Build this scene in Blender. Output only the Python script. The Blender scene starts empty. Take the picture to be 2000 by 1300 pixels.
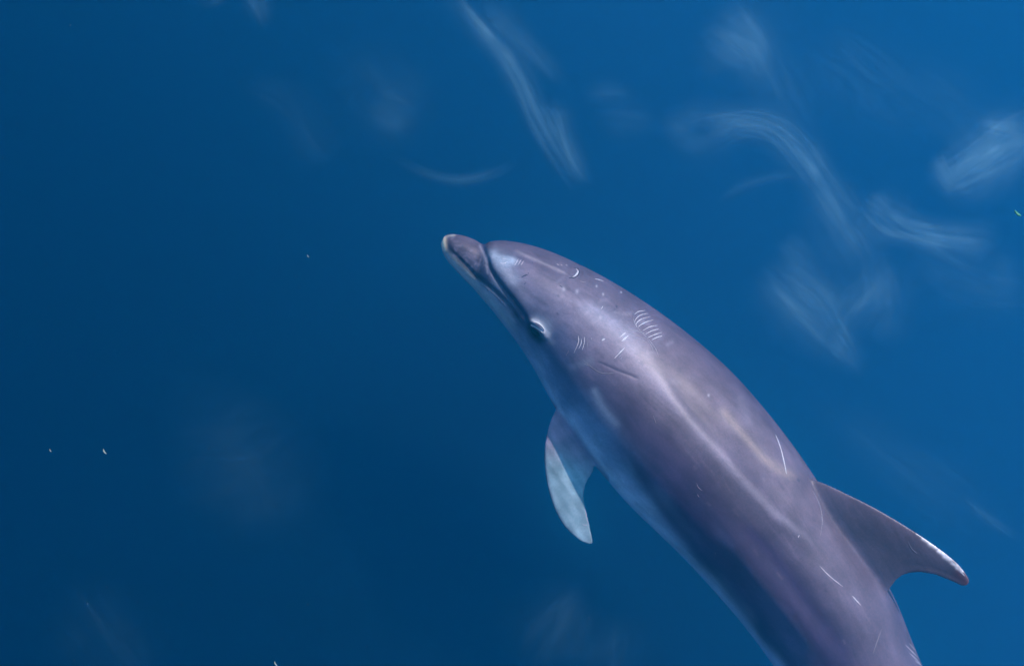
import bpy, math, random
import numpy as np
from mathutils import Vector, Matrix
from mathutils.bvhtree import BVHTree

scene = bpy.context.scene
C = scene.collection

# ------------------------------------------------------------------ camera
W, H = 2000.0, 1300.0
TILT = math.radians(24.0)
hd = Vector((math.cos(math.radians(38)), math.sin(math.radians(38)), 0))
FWD = (hd * math.sin(TILT) - Vector((0, 0, 1)) * math.cos(TILT)).normalized()
RGT = (Vector((1, 0, 0)) - FWD * FWD.x).normalized()
UPV = RGT.cross(FWD).normalized()
LENS = 40.0
FPX = W * LENS / 36.0
CAMP = Vector((0, 0, -0.45)) - FWD * 3.25
cam_d = bpy.data.cameras.new("camera"); cam = bpy.data.objects.new("camera", cam_d); C.objects.link(cam)
cam_d.lens = LENS; cam_d.sensor_width = 36; cam_d.clip_start = 0.05; cam_d.clip_end = 3000
M = Matrix((RGT, UPV, -FWD)).transposed().to_4x4(); M.translation = CAMP
cam.matrix_world = M
scene.camera = cam

# ------------------------------------------------------------------ light: sun from the upper right, through the water
pv = (RGT * 0.76 + UPV * 0.65).normalized()
SUN_A = math.radians(52)
sun_dir = (-FWD * math.cos(SUN_A) + pv * math.sin(SUN_A)).normalized()
world = bpy.data.worlds.new("World"); scene.world = world; world.use_nodes = True
wn = world.node_tree; bg = wn.nodes["Background"]
sky = wn.nodes.new("ShaderNodeTexSky"); sky.sky_type = 'NISHITA'; sky.sun_disc = False
sky.sun_elevation = math.asin(sun_dir.z); sky.sun_rotation = math.atan2(sun_dir.x, sun_dir.y)
wn.links.new(sky.outputs[0], bg.inputs[0]); bg.inputs[1].default_value = 0.15
sl = bpy.data.lights.new("sun", 'SUN'); sl.energy = 4.6; sl.angle = math.radians(0.5); sl.color = (1.0, 0.97, 0.92)
so = bpy.data.objects.new("sun", sl); C.objects.link(so)
so.rotation_euler = sun_dir.to_track_quat('Z', 'Y').to_euler(); so.location = sun_dir * 20
scene.view_settings.view_transform = 'Standard'
try: scene.view_settings.look = 'None'
except Exception: pass
scene.view_settings.gamma = 1.0; scene.view_settings.use_curve_mapping = False
scene.view_settings.exposure = 0.35
scene.cycles.volume_bounces = 3
scene.cycles.use_denoising = True
scene.cycles.max_bounces = 8
scene.cycles.transparent_max_bounces = 96

# ------------------------------------------------------------------ helpers
cP, cF, cR, cU = (np.array(v) for v in (CAMP, FWD, RGT, UPV))
def unproj(u, v, depth):
    """world point seen at photo pixel (u, v), 'depth' metres along the view axis"""
    u = np.asarray(u, float); v = np.asarray(v, float); depth = np.asarray(depth, float)
    d = cF + ((u - W / 2) / FPX)[..., None] * cR - ((v - H / 2) / FPX)[..., None] * cU
    return cP + d * depth[..., None]
def depth_at_z(u, v, z):
    d = cF + ((np.asarray(u, float) - W / 2) / FPX)[..., None] * cR - ((np.asarray(v, float) - H / 2) / FPX)[..., None] * cU
    return (z - cP[2]) / d[..., 2]
def proj(P):
    q = P - cP; dz = q @ cF
    return W / 2 + FPX * (q @ cR) / dz, H / 2 - FPX * (q @ cU) / dz, dz
def resample(pts, n, closed=False):
    """smooth Catmull-Rom through pts, n samples"""
    P = np.array(pts, float)
    Q = np.vstack([2 * P[0] - P[1], P, 2 * P[-1] - P[-2]])
    t = np.linspace(0, len(P) - 1 - 1e-9, n); k = t.astype(int); f = (t - k)[:, None]
    p0, p1, p2, p3 = Q[k], Q[k + 1], Q[k + 2], Q[k + 3]
    return 0.5 * ((2 * p1) + (-p0 + p2) * f + (2 * p0 - 5 * p1 + 4 * p2 - p3) * f ** 2 + (-p0 + 3 * p1 - 3 * p2 + p3) * f ** 3)
def mesh_np(name, V, F, mat=None, smooth=True, parent=None, link=True):
    me = bpy.data.meshes.new(name); me.from_pydata([tuple(p) for p in V], [], [tuple(f) for f in F]); me.update()
    if smooth: me.polygons.foreach_set("use_smooth", [True] * len(me.polygons))
    if mat: me.materials.append(mat)
    o = bpy.data.objects.new(name, me)
    if link: C.objects.link(o)
    if parent: o.parent = parent; 
    return o
def outward(o):
    import bmesh
    bm = bmesh.new(); bm.from_mesh(o.data); bmesh.ops.recalc_face_normals(bm, faces=bm.faces); bm.to_mesh(o.data); bm.free(); return o
def sstep(a, b, x):
    t = np.clip((x - a) / (b - a), 0, 1); return t * t * (3 - 2 * t)
def dist_poly(u, v, pts):
    """distance in photo pixels to a polyline, position 0..1 along it, and signed side"""
    P = np.array(pts, float); best = np.full(u.shape, 1e9); tt = np.zeros(u.shape); sd = np.zeros(u.shape)
    L = np.r_[0, np.cumsum(np.hypot(*(P[1:] - P[:-1]).T))]
    for i in range(len(P) - 1):
        a, b = P[i], P[i + 1]; e = b - a; l2 = (e ** 2).sum()
        t = np.clip(((u - a[0]) * e[0] + (v - a[1]) * e[1]) / l2, 0, 1)
        dx, dy = u - a[0] - t * e[0], v - a[1] - t * e[1]; d = np.hypot(dx, dy)
        m = d < best; best[m] = d[m]; tt[m] = ((L[i] + t * math.sqrt(l2)) / L[-1])[m]
        sd[m] = np.sign(e[0] * dy - e[1] * dx)[m]
    return best, tt, sd
def srgb(r, g, b):
    f = lambda c: (c / 255 / 12.92) if c / 255 <= .04045 else ((c / 255 + .055) / 1.055) ** 2.4
    return (f(r), f(g), f(b))
def newmat(name):
    m = bpy.data.materials.new(name); m.use_nodes = True; nt = m.node_tree; nt.nodes.clear()
    out = nt.nodes.new("ShaderNodeOutputMaterial"); return m, nt, out
def simple_mat(name, col, rough=0.5, spec=0.2, noise=0.15, scale=300, contrast=False):
    m, nt, out = newmat(name); b = nt.nodes.new("ShaderNodeBsdfPrincipled"); nt.links.new(b.outputs[0], out.inputs[0])
    tx = nt.nodes.new("ShaderNodeTexNoise"); tx.inputs["Scale"].default_value = scale
    mx = nt.nodes.new("ShaderNodeMix"); mx.data_type = 'RGBA'
    if contrast:
        rg = nt.nodes.new("ShaderNodeMapRange"); rg.inputs[1].default_value = .38; rg.inputs[2].default_value = .6; nt.links.new(tx.outputs[0], rg.inputs[0]); nt.links.new(rg.outputs[0], mx.inputs[0])
    else: nt.links.new(tx.outputs[0], mx.inputs[0])
    mx.inputs[6].default_value = (*[c * (1 - noise) for c in col], 1); mx.inputs[7].default_value = (*[min(1, c * (1 + noise)) for c in col], 1)
    nt.links.new(mx.outputs[2], b.inputs["Base Color"]); b.inputs["Roughness"].default_value = rough; b.inputs["Specular IOR Level"].default_value = spec
    return m

# ------------------------------------------------------------------ water: one body of clear blue sea filled with absorbing, scattering water
m_water, nt, out = newmat("sea_water")
vs = nt.nodes.new("ShaderNodeVolumeScatter"); va = nt.nodes.new("ShaderNodeVolumeAbsorption"); ad = nt.nodes.new("ShaderNodeAddShader")
SC = (0.010, 0.42, 0.62); AB = (0.55, 0.375, 0.105)
s_ = max(SC); vs.inputs["Density"].default_value = s_; vs.inputs["Color"].default_value = (*[c / s_ for c in SC], 1); vs.inputs["Anisotropy"].default_value = 0.74
a_ = 1.0; va.inputs["Density"].default_value = a_; va.inputs["Color"].default_value = (*[1 - c / a_ for c in AB], 1)
nt.links.new(vs.outputs[0], ad.inputs[0]); nt.links.new(va.outputs[0], ad.inputs[1]); nt.links.new(ad.outputs[0], out.inputs["Volume"])
def build_water():
    n = 81; g = np.sinh(np.linspace(-1, 1, n) * 5.2) / math.sinh(5.2) * 600
    X, Y = np.meshgrid(g, g, indexing='ij')
    Z = 0.006 * np.sin(X * 2.1 + Y * 1.3) + 0.005 * np.sin(Y * 3.1 - X * 0.7)
    Z = Z * np.exp(-(np.hypot(X, Y) / 40) ** 2)
    V = np.stack([X, Y, Z], -1).reshape(-1, 3).tolist(); idx = lambda i, j: i * n + j
    F = [(idx(i, j), idx(i + 1, j), idx(i + 1, j + 1), idx(i, j + 1)) for i in range(n - 1) for j in range(n - 1)]
    ring = [idx(i, 0) for i in range(n)] + [idx(n - 1, j) for j in range(1, n)] + [idx(i, n - 1) for i in range(n - 2, -1, -1)] + [idx(0, j) for j in range(n - 2, 0, -1)]
    b0 = len(V); V += [(V[k][0], V[k][1], -60.0) for k in ring]
    R = len(ring)
    for k in range(R): F.append((ring[k], b0 + k, b0 + (k + 1) % R, ring[(k + 1) % R]))
    F.append(tuple(b0 + R - 1 - k for k in range(R)))
    o = outward(mesh_np("sea_water", V, F, m_water)); o["kind"] = "structure"
    return o
build_water()
m_wedge, nt, out = newmat("brightening_water")  # added volume, makes the water brighter towards the upper right
vs = nt.nodes.new("ShaderNodeVolumeScatter"); vs.inputs["Density"].default_value = .36; vs.inputs["Color"].default_value = (.22, .86, .95, 1); vs.inputs["Anisotropy"].default_value = 0.0
nt.links.new(vs.outputs[0], out.inputs["Volume"])
def build_wedge():
    """added wedge of scattering water under the animal; thickens to brighten the upper right"""
    e1 = Vector((RGT.x * .86 + UPV.x * .5, RGT.y * .86 + UPV.y * .5, 0)).normalized(); e2 = Vector((-e1.y, e1.x, 0))
    ts = [-2.2 + k * .2 for k in range(40)] + [6, 8, 12, 20, 40]; V = []
    for t in ts:
        k = max(0.0, t + 2.0); th_ = .004 + (.066 * k * k if k < 5 else 1.65 + (k - 5) * .02)
        for sgn in (-1, 1):
            q = e1 * t + e2 * sgn * 40
            V += [(q.x, q.y, -1.35), (q.x, q.y, -1.35 - th_)]
    F = [(0, 1, 3, 2)]
    for i in range(len(ts) - 1):
        a, b_ = i * 4, i * 4 + 4
        F += [(a, a + 2, b_ + 2, b_), (a + 1, b_ + 1, b_ + 3, a + 3), (a, b_, b_ + 1, a + 1), (a + 2, a + 3, b_ + 3, b_ + 2)]
    a = (len(ts) - 1) * 4; F.append((a, a + 2, a + 3, a + 1))
    o = outward(mesh_np("brightening_wedge", V, F, m_wedge, smooth=False)); o["kind"] = "stuff"; o["label"] = "added wedge of scattering water that brightens the upper right"; o["category"] = "water"
build_wedge()

# ------------------------------------------------------------------ dolphin body
# stations: back contour point, belly contour point (photo pixels), relief towards the eye / half width, depth of the axis below the surface
ST = [  # Ux,   Uy,   Lx,   Ly,   ratio
 (866, 463, 861, 476, 1.0),
 (872, 459, 863, 487, 0.95),
 (885, 457, 869, 502, 0.85),
 (905, 460, 884, 521, 0.78),
 (925, 467, 903, 541, 0.74),
 (944, 477, 923, 561, 0.74),
 (956, 472, 934, 574, 0.84),
 (968, 470, 946, 588, 0.92),
 (990, 470, 963, 608, 0.96),
 (1030, 477, 988, 640, 0.98),
 (1075, 491, 1013, 673, 1.0),
 (1125, 513, 1038, 712, 1.0),
 (1180, 541, 1062, 755, 1.0),
 (1240, 577, 1086, 800, 1.0),
 (1303, 620, 1112, 845, 1.0),
 (1368, 671, 1147, 891, 1.0),
 (1430, 727, 1187, 938, 1.0),
 (1490, 794, 1232, 989, 1.0),
 (1545, 864, 1285, 1040, 1.0),
 (1596, 938, 1342, 1096, 1.0),
 (1640, 1010, 1399, 1158, 1.0),
 (1694, 1082, 1452, 1220, 1.0),
 (1744, 1160, 1500, 1284, 0.98),
 (1786, 1262, 1545, 1350, 0.96),
 (1832, 1370, 1605, 1440, 0.92),
 (1890, 1500, 1700, 1560, 0.85),
 (1945, 1640, 1810, 1690, 0.75),
 (1985, 1770, 1905, 1800, 0.7),
 (2010, 1860, 1965, 1880, 0.6),
]
def axis_z(t):  # t in 0..1 along the animal
    return np.interp(t, [0, .25, .6, .8, 1], [-.42, -.43, -.50, -.53, -.60])
NS, NA = 900, 300
S = resample(ST, NS); tpar = np.linspace(0, 1, NS)
Uc, Lc, ratio = S[:, 0:2], S[:, 2:4], S[:, 4]
Cc = (Uc + Lc) / 2; half = np.hypot(*(Uc - Lc).T) / 2
dz_c = depth_at_z(Cc[:, 0], Cc[:, 1], axis_z(tpar)); mpp = dz_c / FPX
th = np.linspace(0, 2 * math.pi, NA, endpoint=False)
pp = Cc[:, None, :] + (Uc - Cc)[:, None, :] * np.cos(th)[None, :, None]
bd = (half * mpp * ratio)[:, None] * np.sin(th)[None, :]
VB = unproj(pp[..., 0], pp[..., 1], dz_c[:, None] - bd).reshape(-1, 3)
FB = [(i * NA + j, i * NA + (j + 1) % NA, (i + 1) * NA + (j + 1) % NA, (i + 1) * NA + j) for i in range(NS - 1) for j in range(NA)]
def cap(V, F, base, n, flip):
    c = V[base:base + n].mean(0); k = len(V)
    V = np.vstack([V, c[None]])
    F += [((base + j), k, (base + (j + 1) % n)) if flip else ((base + (j + 1) % n), k, (base + j)) for j in range(n)]
    return V, F
VB, FB = cap(VB, FB, 0, NA, False); VB, FB = cap(VB, FB, (NS - 1) * NA, NA, True)
def axis_depth(u, v):
    """depth of the body axis nearest to a pixel"""
    d = np.hypot(Cc[:, 0][None] - np.ravel(u)[:, None], Cc[:, 1][None] - np.ravel(v)[:, None])
    return dz_c[d.argmin(1)].reshape(np.shape(u))

def fin(LE, TE, wfun, nvec, thick, nr=90, nc=60, tip_pow=0.6):
    """plate with an aerofoil section: leading edge and trailing edge polylines (pixels), wfun(u,v) -> metres towards the camera from the axis"""
    le = resample(LE, nr); te = resample(TE, nr); n = np.array(nvec, float); n /= np.linalg.norm(n)
    c = (1 - np.cos(np.linspace(0, math.pi, nc))) / 2
    prof = 2.6 * (0.2969 * np.sqrt(c) - 0.126 * c - 0.3516 * c ** 2 + 0.2843 * c ** 3 - 0.1015 * c ** 4) * 2
    P = le[:, None] * (1 - c)[None, :, None] + te[:, None] * c[None, :, None]
    D = axis_depth(np.array([le[0, 0]]), np.array([le[0, 1]]))[0]
    base = unproj(P[..., 0], P[..., 1], D - wfun(P[..., 0], P[..., 1]))
    ch = np.hypot(*(le - te).T); s = np.linspace(0, 1, nr)
    T = np.interp(s, np.linspace(0, 1, len(thick)), thick) / 2
    off = np.maximum(T[:, None] * prof[None, :], (0.0032 * np.minimum(1, (1 - c) * 12 + .15))[None, :])[..., None] * n
    top, bot = base + off, base - off
    loop = np.concatenate([top, bot[:, -2:0:-1]], 1); m = loop.shape[1]
    V = loop.reshape(-1, 3)
    F = [(i * m + j, i * m + (j + 1) % m, (i + 1) * m + (j + 1) % m, (i + 1) * m + j) for i in range(nr - 1) for j in range(m)]
    V, F = cap(V, F, 0, m, False); V, F = cap(V, F, (nr - 1) * m, m, True)
    return V, F
TH = math.radians(24)
# dorsal fin
bl0, bl1 = np.array([1592., 945.]), np.array([1735., 1150.]); bdir = (bl1 - bl0) / np.linalg.norm(bl1 - bl0); bn = np.array([bdir[1], -bdir[0]])
rad_f = 0.215
def w_dorsal(u, v):
    h = (u - bl0[0]) * bn[0] + (v - bl0[1]) * bn[1]
    return rad_f * math.sin(TH) + h * (3.3 / FPX) * math.tan(TH)
pdir = np.array(RGT) * bn[0] - np.array(UPV) * bn[1]
n_dor = -math.sin(TH) * pdir + math.cos(TH) * -cF
VD, FD = fin([(1500, 925), (1550, 926), (1598, 935), (1660, 966), (1720, 998), (1780, 1034), (1830, 1068), (1868, 1098), (1889, 1124), (1893, 1136)],
             [(1660, 1195), (1700, 1190), (1728, 1172), (1744, 1150), (1757, 1130), (1782, 1118), (1820, 1121), (1852, 1132), (1878, 1143), (1887, 1143)],
             w_dorsal, n_dor, [.085, .060, .046, .038, .033, .029, .025, .021, .017, .010], nr=140)
# left flipper, hanging out of the belly side
fb0 = np.array([1085., 795.]); fdir = np.array([81., 108.]) / 135.; fn = np.array([-fdir[1], fdir[0]])
def w_flip(u, v):
    h = (u - fb0[0]) * fn[0] + (v - fb0[1]) * fn[1]
    return 0.034 + h * (3.3 / FPX) * 0.25 - .00045 * (v - 868)
fld = np.array(RGT) * fn[0] - np.array(UPV) * fn[1]
n_fl = -cF - 0.25 * fld
VF, FF = fin([(1125, 770), (1100, 782), (1084, 797), (1073, 828), (1064, 868), (1063, 905), (1069, 948), (1083, 993), (1103, 1028), (1130, 1053), (1150, 1062)],
             [(1215, 880), (1190, 893), (1167, 903), (1162, 917), (1149, 938), (1141, 962), (1143, 985), (1148, 1006), (1153, 1030), (1157, 1050), (1157, 1061)],
             w_flip, n_fl, [.060, .050, .042, .036, .032, .028, .024, .020, .016, .012, .008], nr=130)
# right flipper, out of sight under the animal
def w_flr(u, v): return -0.16 - (u - 1200) * 0.0006
VR, FR = fin([(1200, 770), (1235, 790), (1280, 830), (1310, 880), (1330, 930)], [(1180, 850), (1215, 870), (1262, 895), (1295, 915), (1325, 938)],
             w_flr, -cF * 0.7 + np.array(pv) * -0.6, [.05, .04, .03, .02, .01], nr=60)
# tail flukes below the frame
def w_fluke(u, v): return ((u - 1990) * 0.62 - (v - 1860) * 0.36) * -0.0012
VT, FT = fin([(1965, 1790), (1900, 1870), (1840, 1930), (1775, 1965), (1755, 1975)], [(2005, 1890), (1965, 1930), (1900, 1950), (1830, 1968), (1765, 1982)], w_fluke, -cF, [.03, .026, .02, .014, .008], nr=60)
VU, FU = fin([(1975, 1790), (2060, 1820), (2130, 1830), (2200, 1815), (2225, 1800)], [(1985, 1890), (2060, 1890), (2120, 1880), (2185, 1845), (2228, 1808)], w_fluke, -cF, [.03, .026, .02, .014, .008], nr=60)

Vs, Fs, off = [], [], 0
for V_, F_ in ((VB, FB), (VD, FD), (VF, FF), (VR, FR), (VT, FT), (VU, FU)):
    Vs.append(V_); Fs += [tuple(k + off for k in f) for f in F_]; off += len(V_)
tmp = mesh_np("tmp", np.vstack(Vs), Fs)
rm = tmp.modifiers.new("r", 'REMESH'); rm.mode = 'VOXEL'; rm.voxel_size = 0.0028; rm.adaptivity = 0
dg = bpy.context.evaluated_depsgraph_get(); ev = tmp.evaluated_get(dg); body_me = bpy.data.meshes.new_from_object(ev)
bpy.data.objects.remove(tmp)
nv = len(body_me.vertices); P = np.empty(nv * 3); body_me.vertices.foreach_get("co", P); P = P.reshape(-1, 3)
ne = len(body_me.edges); E = np.empty(ne * 2, int); body_me.edges.foreach_get("vertices", E); E = E.reshape(-1, 2)
deg = np.bincount(E.ravel(), minlength=nv).astype(float)
def lap(P):
    A = np.zeros_like(P)
    for k in range(3):
        A[:, k] = np.bincount(E[:, 0], P[E[:, 1], k], nv) + np.bincount(E[:, 1], P[E[:, 0], k], nv)
    return A / deg[:, None]
u, v, dzv = proj(P)
# fillets where fins meet the body, light smoothing elsewhere
d1, _, _ = dist_poly(u, v, [(1560, 930), (1592, 945), (1660, 1040), (1728, 1150), (1745, 1165)])
d2, _, _ = dist_poly(u, v, [(1084, 795), (1125, 845), (1166, 903)])
wgt = np.maximum(np.exp(-(d1 / 32) ** 2), np.exp(-(d2 / 14) ** 2) * 0.7)
for it in range(60):
    wk = wgt if it >= 4 else np.maximum(wgt, 0.5)
    P += (lap(P) - P) * wk[:, None] * 0.9
body_me.vertices.foreach_set("co", P.ravel()); body_me.update()
Nv = np.empty(nv * 3); body_me.vertices.foreach_get("vector", Nv) if False else body_me.vertices.foreach_get("normal", Nv); Nv = Nv.reshape(-1, 3)
u, v, dzv = proj(P)
view = (cP - P); view /= np.linalg.norm(view, axis=1)[:, None]
facing = (Nv * view).sum(1); vis = sstep(-0.15, 0.15, facing)

# relief: rostrum crease, mouth line, lip, eye socket, brow, blaze ridges
GROOVE = [(936, 474), (945, 487), (951, 505), (956, 524), (967, 542), (985, 566), (1006, 592), (1022, 614), (1034, 632)]
MOUTH = [(868, 462), (873, 474), (882, 490), (905, 513), (927, 537), (947, 552), (970, 571), (990, 591), (1012, 620), (1026, 642)]
CREASE = [(932, 470), (939, 480), (946, 495), (950, 512), (952, 534)]
disp = np.zeros(nv)
def add_line(pts, amp, wid, fade=True, side=None):
    global disp
    d, t, sd = dist_poly(u, v, pts)
    g = np.exp(-(d / wid) ** 2) * amp
    if fade: g = g * sstep(0, .3, t) * (1 - sstep(.8, 1, t))
    disp += g * vis
add_line(GROOVE, -.0075, 5.0); add_line(MOUTH, -.0055, 3.6)
d, t, sd = dist_poly(u, v, CREASE)
disp += np.where(sd < 0, -1, 0) * 0  # (side kept for clarity)
add_line([(962, 500), (975, 530), (995, 557), (1020, 590), (1040, 612)], .007, 15)         # melon swells over the groove
add_line([(1036, 624), (1048, 630), (1058, 641), (1066, 656)], .0075, 6.5, False)         # brow
add_line([(1040, 643), (1050, 652)], -.006, 7, False)                                     # eye socket
add_line([(1255, 705), (1305, 773), (1350, 830), (1400, 880), (1450, 940), (1510, 1005), (1570, 1050), (1620, 1085)], .006, 20)
add_line([(1290, 700), (1340, 780), (1400, 850), (1460, 905), (1540, 990)], -.005, 20)
add_line([(1400, 1010), (1480, 1120), (1580, 1240), (1620, 1300)], .008, 22)
add_line([(1440, 1000), (1510, 1080), (1570, 1160), (1650, 1260), (1690, 1310)], -.007, 22)
add_line([(1163, 703), (1206, 723), (1252, 740)], -.002, 3)
add_line([(1000, 487), (1052, 510), (1090, 527), (1114, 538)], .002, 7)
add_line([(1130, 520), (1134, 530), (1129, 540)], -.003, 4, False)
P += Nv * disp[:, None]
body_me.vertices.foreach_set("co", P.ravel())

# ---- pigment: skin colours with caustic light and flank shade painted in, stored on the vertices
u, v, dzv = proj(P)
# colour bands that run along the body, some shading baked in: rows = stations along the animal, columns = from the back edge to the belly edge
CB = [1, .7, .4, .15, -.1, -.35, -.6, -.8, -1]
BANDS = {
 0: [(.20,.17,.20),(.16,.13,.17),(.12,.10,.14),(.10,.09,.13),(.10,.09,.14),(.11,.11,.16),(.5,.6,.55),(.8,.9,.8),(.8,.9,.8)],
 4: [(.20,.16,.20),(.14,.11,.15),(.12,.10,.14),(.13,.11,.16),(.12,.11,.16),(.10,.10,.16),(.4,.5,.5),(.8,.95,.9),(.8,.95,.9)],
 7: [(.17,.13,.17),(.21,.17,.22),(.22,.20,.27),(.17,.18,.27),(.13,.15,.25),(.12,.15,.25),(.3,.4,.5),(.8,.95,.9),(.8,.95,.9)],
 9: [(.17,.13,.17),(.20,.16,.21),(.20,.17,.23),(.18,.17,.25),(.16,.17,.26),(.14,.16,.25),(.12,.13,.22),(.5,.65,.75),(.8,.95,.95)],
 11: [(.16,.13,.17),(.21,.17,.22),(.25,.21,.28),(.26,.23,.31),(.21,.20,.29),(.14,.16,.26),(.13,.17,.28),(.4,.55,.7),(.75,.95,.95)],
 13: [(.15,.12,.17),(.22,.175,.225),(.27,.22,.28),(.34,.28,.36),(.27,.22,.30),(.15,.15,.25),(.16,.22,.34),(.35,.5,.65),(1.5,1.75,1.6)],
 15: [(.14,.105,.15),(.24,.18,.225),(.20,.15,.20),(.33,.26,.31),(.13,.10,.16),(.12,.10,.18),(.30,.36,.5),(.5,.7,.85),(1.5,1.75,1.6)],
 17: [(.14,.105,.155),(.245,.19,.23),(.165,.125,.175),(.25,.2,.24),(.12,.09,.145),(.105,.078,.155),(.14,.09,.2),(.6,.75,.85),(1.5,1.75,1.6)],
 19: [(.20,.155,.195),(.235,.18,.22),(.16,.125,.17),(.18,.14,.19),(.12,.09,.145),(.105,.08,.155),(.10,.05,.13),(.14,.1,.22),(1.5,1.75,1.6)],
 21: [(.18,.14,.19),(.19,.15,.2),(.17,.135,.18),(.14,.11,.16),(.11,.085,.145),(.105,.08,.155),(.17,.13,.24),(.10,.06,.15),(1.5,1.75,1.6)],
 22: [(.17,.14,.19),(.185,.15,.2),(.175,.14,.195),(.13,.105,.16),(.09,.07,.14),(.07,.05,.13),(.24,.2,.32),(.13,.09,.2),(1.4,1.6,1.6)],
 28: [(.17,.14,.19),(.185,.15,.2),(.175,.14,.195),(.13,.105,.16),(.10,.08,.14),(.09,.07,.14),(.2,.17,.26),(.3,.3,.4),(1.4,1.6,1.6)]}
lo = np.zeros(nv, int); hi = np.full(nv, NS - 1)
dUL = Uc - Lc
for _ in range(11):
    mid = (lo + hi) // 2; f_ = dUL[mid, 0] * (v - Lc[mid, 1]) - dUL[mid, 1] * (u - Lc[mid, 0]); m_ = f_ > 0
    lo = np.where(m_, mid, lo); hi = np.where(m_, hi, mid)
k_ = lo; cv = 2 * ((u - Lc[k_, 0]) * dUL[k_, 0] + (v - Lc[k_, 1]) * dUL[k_, 1]) / (dUL[k_] ** 2).sum(1) - 1
sv = k_ / (NS - 1) * (len(ST) - 1)
rows = sorted(BANDS); SG = np.linspace(0, 28, 225); CG = np.linspace(-1, 1, 161)
tab = np.zeros((len(SG), len(CG), 3))
for ch in range(3):
    g1 = np.array([np.interp(CG, CB[::-1], [q[ch] for q in BANDS[r]][::-1]) for r in rows])
    for j in range(len(CG)): tab[:, j, ch] = np.interp(SG, rows, g1[:, j])
def blur(a, axis, n):
    for _ in range(n):
        p = np.concatenate([a.take([0], axis), a, a.take([-1], axis)], axis); m = a.shape[axis]
        a = (p.take(range(0, m), axis) + 2 * p.take(range(1, m + 1), axis) + p.take(range(2, m + 2), axis)) / 4
    return a
tab = blur(blur(tab, 0, 40), 1, 14)
wob = 0.035 * np.sin(sv * 2.1) + .02 * np.sin(sv * 5.3 + 1)
ci = (np.clip(cv + wob * (np.abs(cv) < .9), -1, 1) + 1) / 2 * (len(CG) - 1); si = np.clip(sv, 0, 28) / 28 * (len(SG) - 1)
c0 = np.clip(ci.astype(int), 0, len(CG) - 2); s0 = np.clip(si.astype(int), 0, len(SG) - 2); fc = (ci - c0)[:, None]; fs = (si - s0)[:, None]
col = (tab[s0, c0] * (1 - fc) + tab[s0, c0 + 1] * fc) * (1 - fs) + (tab[s0 + 1, c0] * (1 - fc) + tab[s0 + 1, c0 + 1] * fc) * fs
# fins
hf = (u - bl0[0]) * bn[0] + (v - bl0[1]) * bn[1]; af = (sstep(-4, 16, hf) * (sv > 15) * (u > 1560))[:, None]
col = col * (1 - af) + np.array([.20, .15, .19]) * af
hp = (u - fb0[0]) * fn[0] + (v - fb0[1]) * fn[1]; ap = (sstep(-7, 3, hp) * (v > 770) * (v < 1090) * (u < 1190))[:, None]
dp = sstep(40, 100, (v - 795) * .8 - (u - 1085) * .35)[:, None]
fcol = np.array([.62, .50, .58]) * (1 - dp) + np.array([.52, .80, .76]) * dp
fcol = fcol * (1 + .16 * np.sin(u * .13 + v * .05) * np.sin(v * .10 - u * .06) + .08 * np.sin(u * .3 - v * .21))[:, None]
col = col * (1 - ap) + fcol * ap
def paint(pts, rgb, wid, k=0.7, fade=True, hard=2.0):
    global col
    d, t, sd = dist_poly(u, v, pts)
    wd = wid if np.isscalar(wid) else np.interp(t, np.linspace(0, 1, len(wid)), wid)
    a = np.exp(-(d / wd) ** hard) * k * vis
    if fade: a = a * sstep(0, .12, t) * (1 - sstep(.85, 1, t))
    col = col * (1 - a[:, None]) + np.array(rgb) * a[:, None]
paint([(870, 468), (884, 492), (906, 514), (928, 538), (948, 553)], (.03, .03, .06), 6, .85)           # lip line
paint(MOUTH, (.02, .025, .05), 2.2, .9)
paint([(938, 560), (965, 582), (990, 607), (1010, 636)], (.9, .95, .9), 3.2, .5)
paint([(866, 463), (865, 474), (868, 487)], (2.1, 1.8, 1.1), [5, 6, 4], .95, False)                             # worn pale chin tip
paint([(872, 461), (888, 459)], (.8, .8, .65), 2.5, .7, False)
paint([(868, 493), (893, 528), (933, 566), (975, 608), (1015, 655)], (.85, .95, .75), 8, .6)
paint([(945, 478), (953, 500), (962, 528), (984, 560), (1008, 590), (1026, 618), (1040, 640)], (.04, .05, .13), [4, 5.5, 7, 7, 6.5, 7, 9], .85, False)  # dark eye stripe, with the melon's shaded edge painted in
paint([(958, 545), (985, 580), (1010, 612)], (.16, .24, .34), 8, .6)
paint([(937, 480), (945, 496), (950, 513), (952, 534)], (.42, .42, .50), 2.4, .8, False)
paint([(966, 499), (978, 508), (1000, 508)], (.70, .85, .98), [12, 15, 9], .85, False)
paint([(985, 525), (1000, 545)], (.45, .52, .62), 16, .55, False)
paint([(1000, 487), (1052, 510), (1090, 527), (1114, 538)], (.40, .35, .38), 3, .75)
paint([(960, 489), (1000, 497), (1045, 516), (1090, 536), (1115, 548)], (.13, .10, .16), 5, .6)
paint([(1036, 640), (1044, 650), (1054, 662)], (.012, .008, .02), [9, 13, 9], .99, False)
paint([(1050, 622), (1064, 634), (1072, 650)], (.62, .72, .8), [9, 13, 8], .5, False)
paint([(1041, 626), (1052, 633), (1062, 648)], (1.3, 1.4, 1.4), [4, 6, 4], .85, False)  # bright glint on the brow painted into the colour
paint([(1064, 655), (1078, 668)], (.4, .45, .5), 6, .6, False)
paint([(1140, 596), (1190, 625), (1235, 665)], (.40, .38, .48), 16, .5)
paint([(1215, 650), (1260, 700), (1300, 760), (1350, 825), (1400, 880), (1450, 938), (1510, 1000), (1570, 1045), (1615, 1078)], (.42, .37, .44), [16, 20, 16, 12, 10, 9, 9, 8, 8], .5)  # spinal blaze, with a caustic light streak painted in
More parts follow.
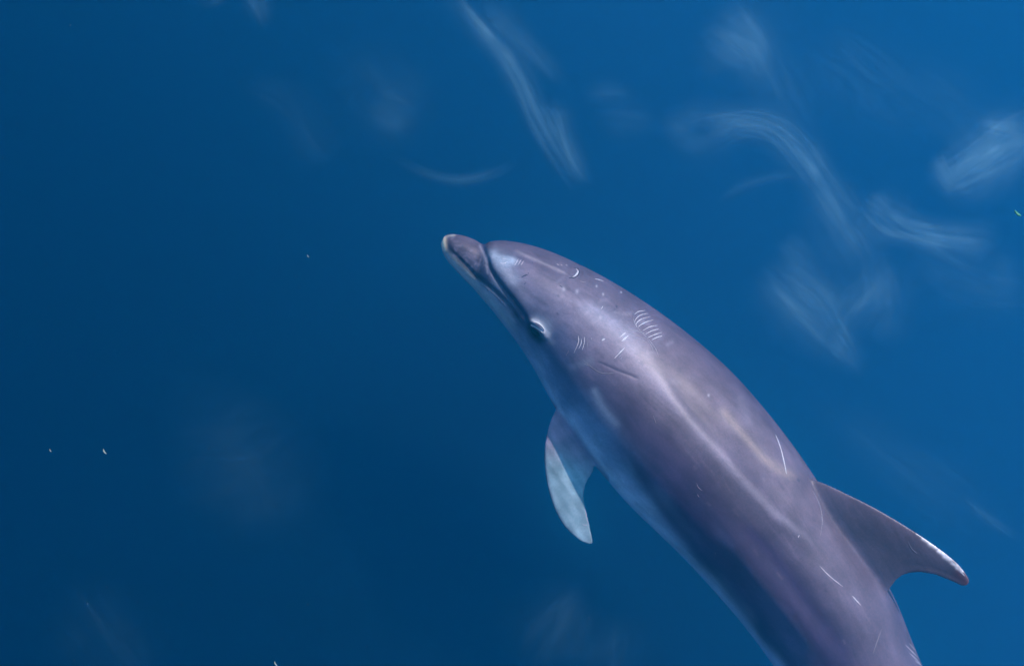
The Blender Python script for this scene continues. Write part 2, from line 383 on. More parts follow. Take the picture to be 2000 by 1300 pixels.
paint([(1270, 680), (1330, 780), (1390, 845), (1450, 910), (1530, 985)], (.12, .09, .14), 12, .5)
paint([(1400, 789), (1446, 842), (1492, 895), (1527, 920), (1566, 938)], (.46, .36, .32), [10, 8, 7, 9, 9], .65)
paint([(1440, 770), (1458, 810), (1466, 835)], (.36, .31, .38), 8, .4)
paint([(1157, 752), (1172, 790), (1190, 815), (1212, 838)], (.45, .56, .66), [6, 9, 9, 7], .65)
paint([(1225, 870), (1262, 945), (1320, 1025), (1400, 1120), (1480, 1225), (1530, 1300)], (.09, .045, .12), [8, 13, 15, 13, 11, 11], .7)  # dark flank band: pigment plus painted shade of the far side
paint([(1440, 1010), (1510, 1085), (1570, 1165), (1640, 1260), (1670, 1310)], (.07, .05, .13), 13, .7)  # second dark band, caustic pattern painted over the pigment
paint([(1380, 1010), (1470, 1125), (1560, 1235), (1600, 1300)], (.24, .21, .32), 10, .4)  # lighter caustic streak painted between the dark bands
paint([(1595, 950), (1650, 1030), (1700, 1105), (1728, 1145)], (.12, .10, .16), 12, .35)  # shadow edge at the fin base painted darker
paint([(1125, 1100), (1300, 1060)], (.2, .2, .3), 2, 0)
paint([(1063, 860), (1063, 905), (1069, 948), (1083, 993), (1103, 1028), (1132, 1055)], (.10, .10, .18), 3.5, .8)
paint([(1163, 703), (1206, 723), (1252, 740)], (.06, .05, .10), 1.6, .7)
paint([(1790, 1040), (1830, 1066), (1868, 1096), (1888, 1124)], (.9, .85, .9), [2.5, 4, 4, 3], .6)  # white fin edge: scuffs, with bright glints painted in
for (x, y, r) in ((1796, 1040, 2), (1808, 1050, 3.5), (1822, 1060, 4.5), (1838, 1074, 3.5), (1850, 1085, 4), (1864, 1098, 3), (1874, 1108, 3)): paint([(x - 5, y + 1), (x + 5, y + 7)], (1.7, 1.65, 1.6), r, .75, False)
paint([(1870, 1120), (1888, 1140)], (.25, .08, .10), 9, .7, False)
paint([(1600, 935), (1660, 966), (1720, 998), (1790, 1040)], (.5, .45, .5), 2.4, .5)
for (x, y, r) in ((1173, 619, 4.5), (1101, 563, 4), (1127, 568, 3.6), (1165, 558, 2.2), (1178, 574, 2.6), (1213, 570, 2), (1258, 576, 2.4), (1269, 580, 2.2), (1277, 586, 2), (1324, 629, 2.4), (1384, 771, 2.6), (1178, 662, 2.6)):
    paint([(x, y), (x + .1, y + r * .5)], (.85, .9, .98), r * .75, .55, False)
for (x, y) in ((1090, 577), (1130, 600), (1088, 612), (1204, 598), (1558, 936), (1610, 1140), (1612, 1152)):
    paint([(x, y), (x + 2, y + 2)], (.06, .05, .10), 2.2, .6, False)
# fine mottling on beak and forehead
rng = np.random.default_rng(5)
for k in range(70):
    x = rng.uniform(885, 950); y = 462 + (x - 885) * .75 + rng.uniform(0, 38)
    paint([(x, y), (x + rng.uniform(-6, 10), y + rng.uniform(-2, 8))], [(.34, .33, .42), (.07, .06, .09)][k % 2], rng.uniform(1.3, 2.6), rng.uniform(.25, .6), False)
for k in range(60):
    x = rng.uniform(1090, 1330); y = 560 + (x - 1090) * .62 + rng.uniform(-35, 60)
    paint([(x, y), (x + rng.uniform(-14, 14), y + rng.uniform(-6, 14))], [(.46, .42, .50), (.10, .08, .13)][k % 2], rng.uniform(1.5, 6), rng.uniform(.12, .4), False)
for k in range(90):
    i_ = rng.integers(330, 820); cc_ = rng.uniform(-.3, .9); x, y = Lc[i_] + (Uc[i_] - Lc[i_]) * (cc_ + 1) / 2; j_ = min(NS - 1, i_ + int(rng.integers(4, 22))); x2, y2 = Lc[j_] + (Uc[j_] - Lc[j_]) * (cc_ + 1) / 2
    paint([(x, y), (x2, y2)], [(.34, .29, .34), (.09, .07, .12)][k % 2], rng.uniform(1.2, 4), rng.uniform(.12, .35))
paint([(1120, 590), (1170, 612), (1225, 655), (1250, 700)], (.42, .40, .52), [10, 18, 20, 14], .5)
paint([(1085, 640), (1110, 670), (1125, 700)], (.12, .16, .28), 18, .4)
paint([(1010, 560), (1040, 600), (1070, 625)], (.26, .27, .38), 14, .35)
paint([(1050, 520), (1095, 552), (1150, 585)], (.11, .09, .14), 9, .45)
paint([(1163, 700), (1130, 712), (1105, 720)], (.40, .50, .60), 8, .3)
col *= np.array([.50, .52, .55]) * (1 + .16 * sstep(-.1, .35, cv) * (cv < 1.02) * sstep(7, 10, sv))[:, None]
fl = body_me.attributes.new("flow", 'FLOAT_VECTOR', 'POINT')
fl.data.foreach_set("vector", np.stack([sv * 1.0, cv * 9.0, Nv[:, 2] * 1.5], 1).astype(np.float32).ravel())
at = body_me.color_attributes.new("pigment_and_light", 'FLOAT_COLOR', 'POINT')
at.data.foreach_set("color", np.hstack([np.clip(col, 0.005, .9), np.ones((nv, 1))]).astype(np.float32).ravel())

m_skin, nt, out = newmat("dolphin_skin")
b = nt.nodes.new("ShaderNodeBsdfPrincipled"); nt.links.new(b.outputs[0], out.inputs[0])
ac = nt.nodes.new("ShaderNodeAttribute"); ac.attribute_name = "pigment_and_light"
tc = nt.nodes.new("ShaderNodeTexCoord")
n1 = nt.nodes.new("ShaderNodeTexNoise"); n1.inputs["Scale"].default_value = 9; n1.inputs["Detail"].default_value = 8; n1.inputs["Roughness"].default_value = .62
n2 = nt.nodes.new("ShaderNodeTexNoise"); n2.inputs["Scale"].default_value = 160; n2.inputs["Detail"].default_value = 4
for n in (n1, n2): nt.links.new(tc.outputs["Object"], n.inputs["Vector"])
r1 = nt.nodes.new("ShaderNodeMapRange"); r1.inputs[1].default_value = .3; r1.inputs[2].default_value = .7; r1.inputs[3].default_value = .78; r1.inputs[4].default_value = 1.22
r2 = nt.nodes.new("ShaderNodeMapRange"); r2.inputs[1].default_value = .3; r2.inputs[2].default_value = .7; r2.inputs[3].default_value = .90; r2.inputs[4].default_value = 1.10
nt.links.new(n1.outputs[0], r1.inputs[0]); nt.links.new(n2.outputs[0], r2.inputs[0])
mm = nt.nodes.new("ShaderNodeMath"); mm.operation = 'MULTIPLY'; nt.links.new(r1.outputs[0], mm.inputs[0]); nt.links.new(r2.outputs[0], mm.inputs[1])
af_ = nt.nodes.new("ShaderNodeAttribute"); af_.attribute_name = "flow"
n3 = nt.nodes.new("ShaderNodeTexNoise"); n3.inputs["Scale"].default_value = .8; n3.inputs["Detail"].default_value = 9; n3.inputs["Roughness"].default_value = .66; n3.inputs["Distortion"].default_value = .7
nt.links.new(af_.outputs["Vector"], n3.inputs["Vector"])
r3 = nt.nodes.new("ShaderNodeMapRange"); r3.inputs[1].default_value = .3; r3.inputs[2].default_value = .7; r3.inputs[3].default_value = .80; r3.inputs[4].default_value = 1.22
nt.links.new(n3.outputs[0], r3.inputs[0]); m3 = nt.nodes.new("ShaderNodeMath"); m3.operation = 'MULTIPLY'; nt.links.new(mm.outputs[0], m3.inputs[0]); nt.links.new(r3.outputs[0], m3.inputs[1]); mm = m3
vm = nt.nodes.new("ShaderNodeVectorMath"); vm.operation = 'SCALE'; nt.links.new(ac.outputs["Color"], vm.inputs[0]); nt.links.new(mm.outputs[0], vm.inputs["Scale"])
nt.links.new(vm.outputs[0], b.inputs["Base Color"])
b.inputs["Roughness"].default_value = .42; b.inputs["Specular IOR Level"].default_value = .24
bp = nt.nodes.new("ShaderNodeBump"); bp.inputs["Strength"].default_value = .12; bp.inputs["Distance"].default_value = .002
nt.links.new(n2.outputs[0], bp.inputs["Height"]); nt.links.new(bp.outputs[0], b.inputs["Normal"])

dolphin = bpy.data.objects.new("dolphin", None); C.objects.link(dolphin)
dolphin["label"] = "grey bottlenose dolphin swimming just below the blue sea surface, scarred back and flipper out"
dolphin["category"] = "dolphin"
org = Vector(P.mean(0)); dolphin.location = org
def child(o, parent=dolphin, lab=None):
    o.parent = parent
    base = org if parent is dolphin else Vector((0, 0, 0))
    if parent is dolphin: o.matrix_parent_inverse = Matrix.Translation(-org)
    if lab: o["label"] = lab
    return o
body_me.name = "body"; body_me.materials.clear(); body_me.materials.append(m_skin)
body_me.polygons.foreach_set("use_smooth", [True] * len(body_me.polygons)); body_me.update()
body = bpy.data.objects.new("body", body_me); C.objects.link(body); child(body)

# ---- small parts laid on the skin
bvh = BVHTree.FromPolygons([Vector(p) for p in P], [tuple(p.vertices) for p in body_me.polygons])
def hit(x, y):
    d = (FWD + RGT * ((x - W / 2) / FPX) - UPV * ((y - H / 2) / FPX)).normalized()
    r = bvh.ray_cast(CAMP, d)
    return r[0], r[1]
PX = 3.25 / FPX
jr = random.Random(21)
def ridge(name, pts, width, mat, hgt=.0006, taper=.15, sink=.0008):
    """narrow raised welt that follows the skin; width in photo pixels"""
    L = sum(math.dist(pts[i], pts[i + 1]) for i in range(len(pts) - 1))
    n = max(5, int(L / 2.5)); q = resample(pts, n); hp = [hit(*p) for p in q]
    hp = [h for h in hp if h[0] is not None]
    if len(hp) < 3: return None
    V, F = [], []; n = len(hp); wj = np.interp(np.linspace(0, 1, n), np.linspace(0, 1, 6), [jr.uniform(.55, 1.25) for _ in range(6)])
    for i, (p, nn) in enumerate(hp):
        a, b2 = hp[max(0, i - 1)][0], hp[min(n - 1, i + 1)][0]; tg = (b2 - a).normalized(); sdv = tg.cross(nn).normalized()
        s = i / (n - 1); wv = width * PX / 2 * wj[i] * (taper + (1 - taper) * math.sin(math.pi * s) ** .6)
        for k, hh in ((-1, -sink), (-.5, hgt * .8), (0, hgt), (.5, hgt * .8), (1, -sink)): V.append(p + sdv * wv * k + nn * hh)
    for i in range(n - 1):
        for k in range(4): F.append((i * 5 + k, i * 5 + k + 1, i * 5 + 6 + k, i * 5 + 5 + k))
    return child(mesh_np(name, V, F, mat))
m_scar = simple_mat("scar_tissue", (.46, .49, .53), .5, .2, .45, 38, True)
m_scar2 = simple_mat("healed_scar", (.215, .21, .25), .5, .2, .35, 30, True)
m_scar3 = simple_mat("old_scar", (.15, .14, .17), .5, .2, .2, 30, True)
m_dark = simple_mat("dark_mark", (.03, .025, .05), .5, .2)
Z1 = lambda L: [(840 + x / 4, 430 + y / 4) for x, y in L]
Z2 = lambda L: [(1040 + x / 3.25, 700 + y / 3.25) for x, y in L]
Z3 = lambda L: [(1400 + x / 2.888, 850 + y / 2.888) for x, y in L]
Z5 = lambda L: [(1250 + x / 4.333, 650 + y / 4.333) for x, y in L]
scars = [
 (Z1([(1680, 705), (1630, 712), (1595, 735)]), 2.2, m_scar), (Z1([(1700, 727), (1640, 742), (1603, 778), (1600, 800)]), 2.2, m_scar),
 (Z1([(1720, 753), (1650, 772), (1612, 805), (1612, 835)]), 2.4, m_scar), (Z1([(1745, 778), (1690, 793), (1640, 820), (1622, 838)]), 2.2, m_scar),
 (Z1([(1775, 820), (1715, 832), (1660, 862)]), 2.4, m_scar), (Z1([(1788, 848), (1735, 862), (1680, 890)]), 2.4, m_scar),
 (Z1([(1812, 875), (1755, 892), (1700, 916)]), 2.4, m_scar), (Z1([(1814, 902), (1770, 915), (1730, 935)]), 2.2, m_scar),
 (Z1([(1592, 740), (1592, 790), (1640, 860), (1700, 920), (1760, 1000), (1788, 1070)]), 2.4, m_scar2),
 (Z1([(1690, 925), (1728, 980), (1745, 1030)]), 2.2, m_scar2), (Z1([(1465, 845), (1540, 850), (1620, 865), (1690, 890)]), 2.4, m_scar2),
 (Z1([(1500, 866), (1600, 890), (1690, 930)]), 2.2, m_scar2), (Z1([(1590, 915), (1660, 940), (1705, 962)]), 2, m_scar2),
 (Z1([(1480, 915), (1530, 875)]), 4.2, m_scar), (Z1([(1495, 945), (1550, 900)]), 4.4, m_scar), (Z1([(1340, 938), (1368, 925)]), 3.6, m_scar),
 (Z1([(1440, 1078), (1520, 995)]), 3, m_scar), (Z1([(1465, 1078), (1502, 1042)]), 2.4, m_scar2), (Z1([(1480, 1088), (1502, 1070)]), 2.4, m_scar2),
 (Z1([(1158, 900), (1158, 955), (1122, 1040)]), 2.2, m_scar), (Z1([(1182, 925), (1178, 965), (1160, 1005)]), 2, m_scar),
 (Z1([(1207, 908), (1203, 960), (1188, 1015)]), 2.2, m_scar), (Z1([(1232, 912), (1230, 955), (1226, 995)]), 1.8, m_scar2), (Z1([(1255, 912), (1261, 935)]), 2.6, m_scar2),
 (Z1([(1352, 668), (1335, 695)]), 2.2, m_scar), (Z1([(1285, 458), (1320, 464), (1356, 478)]), 3, m_scar), (Z1([(1170, 475), (1218, 486)]), 2.2, m_scar2),
 (Z1([(545, 335), (580, 337), (605, 322)]), 2.6, m_scar), (Z1([(660, 355), (690, 303)]), 2, m_scar), (Z1([(685, 352), (712, 308)]), 2, m_scar), (Z1([(708, 352), (732, 318)]), 2, m_scar),
 (Z1([(670, 458), (785, 470)]), 2, m_scar2), (Z1([(560, 300), (606, 300)]), 2, m_scar), (Z1([(1530, 720), (1570, 755)]), 2.5, m_scar3), (Z1([(1560, 690), (1600, 730)]), 2.5, m_scar3),
 (Z1([(1880, 925), (1905, 955)]), 2.2, m_scar3), (Z1([(1925, 785), (1942, 800)]), 2.6, m_scar2),
 (Z1([(990, 340), (1004, 352)]), 2.4, m_scar), (Z1([(1022, 348), (1034, 354)]), 2.4, m_scar), (Z1([(1060, 350), (1072, 354)]), 2.4, m_scar),
 ([(1515, 849), (1524, 872), (1531, 899), (1536, 925)], 4.6, m_scar), (Z5([(890, 815), (942, 818)]), 2.6, m_scar3), (Z5([(920, 850), (990, 860)]), 2.6, m_scar3),
 (Z3([(540, 310), (580, 390), (595, 480), (583, 572)]), 2.6, m_scar2), (Z3([(580, 735), (640, 795), (712, 852)]), 2.4, m_scar), (Z3([(765, 903), (812, 957)]), 4, m_scar),
 (Z3([(458, 575), (466, 560)]), 2.4, m_scar), (Z3([(930, 1090), (905, 1160), (880, 1230)]), 5, m_scar3), (Z3([(1065, 1180), (1110, 1225), (1140, 1256)]), 2.6, m_scar),
 (Z3([(1085, 1225), (1120, 1255), (1150, 1290)]), 2.6, m_scar), (Z3([(1085, 1170), (1122, 1212)]), 2.6, m_scar), (Z3([(1118, 1268), (1158, 1298)]), 2.6, m_scar),
 (Z3([(1080, 600), (1100, 640), (1130, 665)]), 2.4, m_scar3), (Z3([(1130, 530), (1148, 550), (1155, 578)]), 2.4, m_scar), (Z3([(1178, 562), (1200, 590), (1240, 600)]), 3.4, m_scar),
 (Z3([(1252, 612), (1275, 645)]), 3.4, m_scar), (Z3([(1300, 660), (1330, 692)]), 3, m_scar), (Z3([(1350, 712), (1382, 745)]), 3, m_scar), (Z3([(1370, 765), (1398, 792)]), 2.4, m_scar),  # pale fin edge welts, also standing in for bright glints
 (Z2([(1040, 785), (1052, 815), (1077, 838)]), 2.2, m_scar2), (Z2([(1045, 858), (1058, 880)]), 2.2, m_scar2), (Z2([(765, 360), (785, 415)]), 3, m_scar3),
 (Z2([(315, 1050), (335, 1056), (350, 1054)]), 2.4, m_scar), (Z2([(330, 930), (345, 1010), (355, 1055)]), 2.2, m_scar),
 (Z1([(1200, 1120), (1250, 1140)]), 2.4, m_scar2), (Z1([(1060, 1060), (1085, 1015)]), 2.4, m_scar3), (Z1([(1190, 1090), (1330, 1190), (1480, 1190)]), 2.6, m_scar3),
]
for pts, wd, mt in scars: ridge("scar", pts, wd, mt)
for L, wd in (([(710, 447), (740, 432), (765, 424)], 3), ([(736, 502), (748, 484)], 2.4), ([(765, 405), (770, 420)], 2), ([(1010, 505), (1035, 525)], 2.4), ([(1275, 452), (1300, 458)], 2), ([(800, 325), (803, 340)], 2.4), ([(1452, 660), (1456, 685)], 2)):
    ridge("dark_scratch", Z1(L), wd, m_dark, .0004)
# eye, eyelids, blowhole
m_eye = simple_mat("eye_surface", (.006, .004, .008), .3, .08)
def ball(name, px, r, squash, mat, rollpts, sunk=.3):
    p, nn = hit(*px); a, _ = hit(*rollpts[0]); b2, _ = hit(*rollpts[1]); x = (b2 - a).normalized(); y = nn.cross(x).normalized()
    V, F = [], []; nu, nw = 20, 12
    for i in range(nw + 1):
        for j in range(nu):
            f = math.pi * i / nw; g = 2 * math.pi * j / nu
            V.append(p + x * r * squash[0] * math.sin(f) * math.cos(g) + y * r * squash[1] * math.sin(f) * math.sin(g) + nn * (r * squash[2] * math.cos(f) - sunk * r))
    F = [(i * nu + j, i * nu + (j + 1) % nu, (i + 1) * nu + (j + 1) % nu, (i + 1) * nu + j) for i in range(nw) for j in range(nu)]
    return child(mesh_np(name, V, F, mat))
ball("eye", (1045, 650), .015, (1.15, .62, .6), m_eye, ((1040, 643), (1054, 656)), .1)
m_lid = simple_mat("pale_eyelid", (.50, .53, .53), .4, .3); m_fold = simple_mat("lid_fold", (.10, .07, .12), .5, .2)
Ze = lambda L: [(1000 + x / 18.57, 610 + y / 18.57) for x, y in L]
ridge("eyelid", Ze([(690, 440), (860, 520), (1000, 620), (1120, 720)]), 4.2, m_lid, .0035, .4)
ridge("eyelid", Ze([(760, 330), (930, 390), (1080, 500), (1180, 640)]), 4.6, m_lid, .003, .35)
ridge("eyelid_fold", Ze([(770, 345), (920, 440), (1050, 560), (1160, 675)]), 1.5, m_fold, .0046, .4)
ridge("eyelid_fold", Ze([(700, 470), (850, 550), (960, 640), (1060, 760)]), 1.4, m_fold, .0040, .4)
m_blow = simple_mat("blowhole_dark", (.02, .015, .03), .4, .3)
ridge("blowhole", Z1([(1125, 372), (1158, 382), (1166, 405), (1150, 432), (1118, 450), (1085, 450)]), 2.6, m_blow, .0012, .4)
ridge("blowhole_lip", Z1([(1140, 380), (1156, 400), (1140, 428), (1112, 444)]), 4.4, m_scar, .0018, .35)

# ------------------------------------------------------------------ cloud reflections painted as pale films on the surface
m_reflection, nt, out = newmat("painted_reflection")
tr = nt.nodes.new("ShaderNodeBsdfTransparent"); df = nt.nodes.new("ShaderNodeBsdfDiffuse"); mx = nt.nodes.new("ShaderNodeMixShader")
df.inputs[0].default_value = (.26, .55, .76, 1)
al = nt.nodes.new("ShaderNodeAttribute"); al.attribute_name = "cover"
uvn = nt.nodes.new("ShaderNodeUVMap")
mp = nt.nodes.new("ShaderNodeMapping"); mp.inputs["Scale"].default_value = (1.0, 4.5, 1)
nz = nt.nodes.new("ShaderNodeTexNoise"); nz.inputs["Scale"].default_value = 1.0; nz.inputs["Detail"].default_value = 7; nz.inputs["Roughness"].default_value = .62; nz.inputs["Distortion"].default_value = .5
nt.links.new(uvn.outputs[0], mp.inputs[0]); nt.links.new(mp.outputs[0], nz.inputs["Vector"])
rr = nt.nodes.new("ShaderNodeMapRange"); rr.inputs[1].default_value = .32; rr.inputs[2].default_value = .72; rr.inputs[3].default_value = .55; rr.inputs[4].default_value = 1.3
nt.links.new(nz.outputs[0], rr.inputs[0])
mu = nt.nodes.new("ShaderNodeMath"); mu.operation = 'MULTIPLY'; mu.use_clamp = True
nt.links.new(al.outputs["Fac"], mu.inputs[0]); nt.links.new(rr.outputs[0], mu.inputs[1])
tcf = nt.nodes.new("ShaderNodeTexCoord"); nb = nt.nodes.new("ShaderNodeTexNoise"); nb.inputs["Scale"].default_value = 5.5; nb.inputs["Detail"].default_value = 6; nb.inputs["Distortion"].default_value = .6
nt.links.new(tcf.outputs["Object"], nb.inputs["Vector"]); rb = nt.nodes.new("ShaderNodeMapRange"); rb.inputs[1].default_value = .3; rb.inputs[2].default_value = .68; rb.inputs[3].default_value = .5; rb.inputs[4].default_value = 1.35
nt.links.new(nb.outputs[0], rb.inputs[0]); mu2 = nt.nodes.new("ShaderNodeMath"); mu2.operation = 'MULTIPLY'; nt.links.new(mu.outputs[0], mu2.inputs[0]); nt.links.new(rb.outputs[0], mu2.inputs[1])
nt.links.new(mu2.outputs[0], mx.inputs[0]); nt.links.new(tr.outputs[0], mx.inputs[1]); nt.links.new(df.outputs[0], mx.inputs[2]); nt.links.new(mx.outputs[0], out.inputs[0])
zfilm = [0.014]
def reflection(strokes, label, cover_gain=1.0):
    """one painted reflection made of soft-edged tongues; a tongue = (centre line px, widths px, cover, sharp side)"""
    V, F, A, UV = [], [], [], []
    more = []
    for (pts, wid, cov, skew) in strokes:
        more.append((pts, [w * 1.8 for w in wid], cov * .7, skew))
        Pt = np.array(pts, float); tg = np.gradient(Pt, axis=0); tg /= np.hypot(*tg.T)[:, None]; nn = np.stack([-tg[:, 1], tg[:, 0]], 1)
        for _ in range(14):
            o0, o1 = random.uniform(-.95, .95), random.uniform(-.95, .95); k = np.linspace(0, 1, len(pts)); wv = np.interp(k, np.linspace(0, 1, len(wid)), wid)
            jit = np.array([random.gauss(0, .08) for _ in pts]); fw = random.choice((.09, .13, .18, .3, .45)) 
            q = Pt + nn * ((o0 * (1 - k) + o1 * k + jit) * wv)[:, None]; a, b_ = random.uniform(0, .25), random.uniform(.75, 1)
            qq = resample(q, 12); i0, i1 = int(a * 11), int(round(b_ * 11)); sub = qq[i0:i1 + 1]
            more.append((sub.tolist(), [w * fw for w in np.interp(np.linspace(a, b_, 5), np.linspace(0, 1, len(wid)), wid)], cov * random.uniform(.10, .32), 0))
    for (pts, wid, cov, skew) in more:
        zfilm[0] += .0003
        L = sum(math.dist(pts[i], pts[i + 1]) for i in range(len(pts) - 1)); n = max(12, int(L / 7)); m = 25
        q = resample(pts, n); s = np.linspace(0, 1, n); wv = np.interp(s, np.linspace(0, 1, len(wid)), wid)
        tg = np.gradient(q, axis=0); tg /= np.hypot(*tg.T)[:, None]; nr_ = np.stack([-tg[:, 1], tg[:, 0]], 1)
        c = np.linspace(-1, 1, m)
        G = q[:, None] + nr_[:, None] * (wv[:, None] * c[None])[..., None]
        Pw = unproj(G[..., 0], G[..., 1], depth_at_z(G[..., 0], G[..., 1], zfilm[0]))
        cc = c if skew == 0 else np.where(c * skew > 0, np.abs(c) ** .75, c)   # one side fades faster
        prof = np.exp(-3.2 * cc ** 2) - math.exp(-3.2)
        ends = sstep(0, .35, s) * (1 - sstep(.6, 1, s))
        a = .36 * cov * prof[None] * ends[:, None] * cover_gain
        b0 = len(V); V += Pw.reshape(-1, 3).tolist(); A += a.ravel().tolist()
        sl_ = s * L / 100 + random.random() * 50
        UV += [(sl_[i], c[j] * wv[i] / 60.0 + b0 * .01) for i in range(n) for j in range(m)]
        F += [(b0 + i * m + j, b0 + i * m + j + 1, b0 + (i + 1) * m + j + 1, b0 + (i + 1) * m + j) for i in range(n - 1) for j in range(m - 1)]
    o = mesh_np("reflection_streak", V, F, m_reflection)
    at = o.data.attributes.new("cover", 'FLOAT', 'POINT'); at.data.foreach_set("value", A)
    uvl = o.data.uv_layers.new(name="UVMap"); arr = np.array(UV)[[l.vertex_index for l in o.data.loops]]; uvl.data.foreach_set("uv", arr.ravel())
    o["label"] = label; o["category"] = "reflection"; o["group"] = "pale cloud reflections painted on the sea surface"
    return o
random.seed(3)
reflection([([(840, -40), (900, 15), (950, 70), (990, 110), (1020, 160), (1045, 220), (1075, 275), (1110, 330), (1150, 390)], [26, 24, 20, 22, 24, 22, 20, 22, 16], .16, 0),
      ([(930, -30), (980, 40), (1030, 90), (1080, 140), (1110, 170)], [18, 30, 22, 18, 10], .07, 0),
      ([(1060, 190), (1085, 230), (1105, 280), (1130, 330), (1165, 365)], [18, 26, 22, 20, 10], .14, 0),
      ([(880, -20), (920, 30), (950, 62), (985, 105)], [10, 10, 7, 5], .14, 0)],
     "long narrow pale reflected streak running down from the top edge towards the dolphin's forehead")
reflection([([(1300, 290), (1370, 275), (1420, 250), (1470, 243), (1520, 258), (1565, 300), (1600, 350), (1650, 420), (1695, 490), (1730, 560)], [50, 44, 34, 30, 34, 38, 32, 30, 40, 24], .19, 1),
      ([(1300, 235), (1380, 225), (1460, 235), (1540, 250)], [24, 30, 28, 16], .05, 0),
      ([(1690, 480), (1725, 560), (1715, 620), (1680, 660)], [24, 44, 50, 30], .10, 0), ([(1400, 300), (1340, 270), (1320, 240), (1380, 215)], [16, 26, 24, 14], .05, 0), ([(1580, 330), (1620, 390), (1670, 470), (1710, 540)], [20, 50, 75, 50], .09, -1)],
     "hooked pale wisp arching over and down right of centre at upper right")
reflection([([(1490, 500), (1530, 540), (1590, 590), (1630, 650), (1665, 700), (1695, 745)], [40, 60, 75, 50, 28, 10], .13, -1),
      ([(1720, 500), (1700, 560), (1650, 610), (1630, 660)], [50, 50, 40, 20], .06, 0), ([(1520, 460), (1560, 500), (1590, 560)], [20, 34, 20], .05, 0)],
     "broad faint veil tapering to a point beside the dolphin's back")
reflection([([(1680, 375), (1712, 400), (1745, 430), (1790, 450), (1850, 462), (1920, 468), (1960, 480)], [18, 36, 36, 26, 26, 34, 20], .22, 0), ([(1740, 425), (1800, 470), (1880, 520), (1960, 545)], [10, 16, 14, 8], .045, 0),
      ([(1690, 382), (1715, 400), (1745, 412)], [12, 24, 14], .16, 0)],
     "pale comet-shaped wisp with its tail pointing right, below the bright patch")
reflection([([(1822, 372), (1875, 348), (1930, 312), (1990, 272), (2070, 225)], [30, 46, 56, 56, 56], .24, 0), ([(1830, 295), (1845, 340), (1885, 390)], [12, 26, 20], .13, 0), ([(1900, 240), (1960, 250), (2040, 262)], [12, 24, 30], .13, 0)],
     "bright reflected patch at the right edge with a sharp lower-left corner")
reflection([([(1370, 30), (1430, 75), (1465, 110), (1480, 170)], [46, 60, 46, 24], .11, 0)], "small soft curl near the top edge left of the brightest water")
reflection([([(720, 180), (775, 212), (830, 235)], [34, 50, 30], .04, 0)], "small faint smudge left of the long streak")
reflection([([(760, 305), (830, 338), (900, 352), (960, 340), (1020, 312)], [8, 10, 11, 12, 10], .07, 0)], "thin curved reflected thread sagging above the beak")
reflection([([(1130, 190), (1190, 182), (1250, 185)], [20, 26, 12], .035, 0), ([(1150, 240), (1220, 230), (1300, 250)], [20, 40, 20], .03, 0)], "barely visible veil between the long streak and the hooked wisp")
reflection([([(300, 960), (400, 920), (480, 880), (540, 820), (570, 780)], [60, 130, 150, 110, 50], .018, 0), ([(440, 860), (500, 960), (510, 1080)], [60, 80, 50], .012, 0)], "large round dim patch on the dark water at lower left")
reflection([([(1040, 1330), (1070, 1250), (1110, 1190), (1160, 1150)], [50, 80, 60, 40], .035, 0), ([(1130, 1340), (1180, 1260), (1190, 1180)], [60, 90, 50], .022, 0)], "faint upright veil at the bottom edge below the flipper")
reflection([([(1400, -40), (1470, 60), (1530, 180), (1600, 300)], [50, 90, 80, 40], .035, 0), ([(1560, 60), (1700, 160), (1820, 300)], [60, 90, 60], .03, 0), ([(1440, 20), (1480, 70), (1500, 130)], [10, 16, 10], .05, 0)], "wide thin veil slanting down from the top edge right of the soft curl")
reflection([([(450, 150), (560, 200), (620, 290), (650, 330)], [20, 40, 40, 20], .016, 0), ([(640, 60), (760, 200), (830, 300)], [50, 80, 40], .02, 0)], "very dim arc of reflection on the dark water at upper left")
reflection([([(1760, 420), (1850, 520), (1960, 560), (2040, 560)], [30, 70, 60, 30], .05, 0), ([(1400, 400), (1450, 365), (1520, 345), (1580, 345)], [8, 14, 12, 8], .045, 0), ([(1740, 130), (1860, 200), (1960, 330)], [40, 70, 50], .025, 0)], "soft streaky veil between the comet-shaped wisp and the right edge")
reflection([([(120, 1130), (180, 1210), (240, 1300), (280, 1360)], [40, 80, 80, 60], .024, 0)], "faint slanting veil at the bottom left corner")
reflection([([(480, -30), (505, 10), (520, 60)], [20, 26, 12], .07, 0), ([(410, -20), (425, 20)], [30, 20], .04, 0)], "tiny pale tuft touching the top edge left of the long streak")
reflection([([(1560, 770), (1700, 860), (1850, 960), (2000, 1060)], [30, 50, 60, 40], .022, 0), ([(1870, 960), (1930, 1010), (2010, 1060)], [8, 14, 10], .05, 0)], "dim slanting thread right of the dorsal fin")

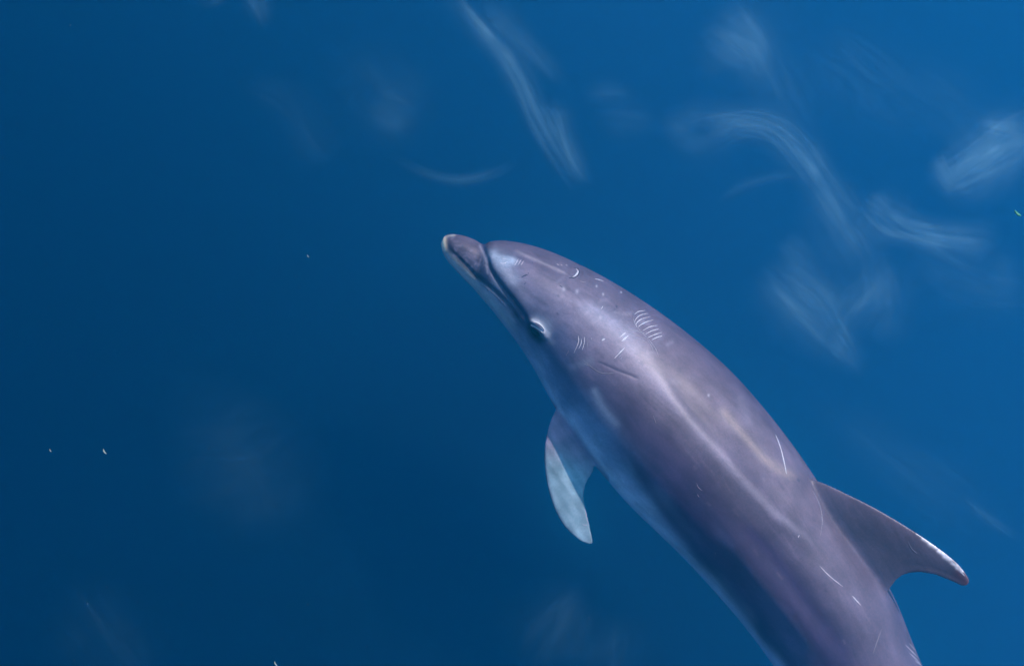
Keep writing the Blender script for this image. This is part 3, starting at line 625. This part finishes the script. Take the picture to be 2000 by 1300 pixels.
# ------------------------------------------------------------------ flecks drifting in the water
m_fleck = simple_mat("pale_fleck", (.16, .22, .20), .6, .2); m_green = simple_mat("green_scrap", (.01, .16, .11), .5, .3, .3)
def fleck(name, px, z, ln, wd, ang, mat, seed=0):
    c = Vector(unproj(px[0], px[1], depth_at_z(px[0], px[1], z)))
    r = random.Random(seed); V, F = [], []; n = 9; k = 8
    ax = Vector((math.cos(ang), math.sin(ang), .15)).normalized(); s1 = ax.cross(Vector((0, 0, 1))).normalized(); s2 = ax.cross(s1)
    for i in range(n):
        f = i / (n - 1); rad = wd * math.sin(math.pi * (f * .94 + .03)) ** .7 * (1 + r.uniform(-.15, .15)); bow = s1 * ln * .14 * math.sin(math.pi * f)
        for j in range(k):
            g = 2 * math.pi * j / k; V.append(c + ax * ln * (f - .5) + bow + s1 * rad * math.cos(g) + s2 * rad * .5 * math.sin(g))
    F = [(i * k + j, i * k + (j + 1) % k, (i + 1) * k + (j + 1) % k, (i + 1) * k + j) for i in range(n - 1) for j in range(k)] + [tuple(range(k)), tuple(range((n - 1) * k + k - 1, (n - 1) * k - 1, -1))]
    return mesh_np(name, V, F, mat)
for px, ln, lab in (((205, 881), .014, "brightest tiny pale fleck drifting in the dark water at lower left"), ((99, 879), .009, "dim tiny fleck near the left edge beside the brighter fleck"),
                    ((602, 500), .009, "tiny pale fleck alone in the water left of the beak"), ((539, 1295), .012, "tiny pale fleck cut by the bottom edge of the picture")):
    o = fleck("plankton_fleck", px, -.12, ln, .0017 if ln > .01 else .0009, -1.05, m_fleck, int(ln * 1000)); o["label"] = lab; o["category"] = "fleck"; o["group"] = "pale flecks drifting in the sea"
o = fleck("green_speck", (1988, 416), -.08, .026, .006, -.9, m_green, 4); o["label"] = "small bright green scrap floating at the right edge"; o["category"] = "speck"  # small bowed green speck at the right edge
def motes():
    r = random.Random(8); V, F = [], []
    for _ in range(1500):
        x, y = r.uniform(-60, 2060), r.uniform(-60, 1360); z = -r.uniform(.2, 1.5)
        c = Vector(unproj(x, y, depth_at_z(x, y, z))); s = r.uniform(.0003, .0007); b = len(V)
        a = Vector((r.uniform(-1, 1), r.uniform(-1, 1), r.uniform(-.4, .4))).normalized() * s * r.uniform(1, 3)
        q = a.cross(Vector((0, 0, 1))).normalized() * s; h = Vector((0, 0, s))
        V += [c + a, c - a, c + q, c - q, c + h, c - h]
        for t in ((0, 2, 4), (2, 1, 4), (1, 3, 4), (3, 0, 4), (2, 0, 5), (1, 2, 5), (3, 1, 5), (0, 3, 5)): F.append(tuple(b + k for k in t))
    o = mesh_np("plankton", V, F, m_fleck, smooth=False); o["kind"] = "stuff"; o["label"] = "countless tiny pale specks suspended in the blue water"; o["category"] = "plankton"
motes()
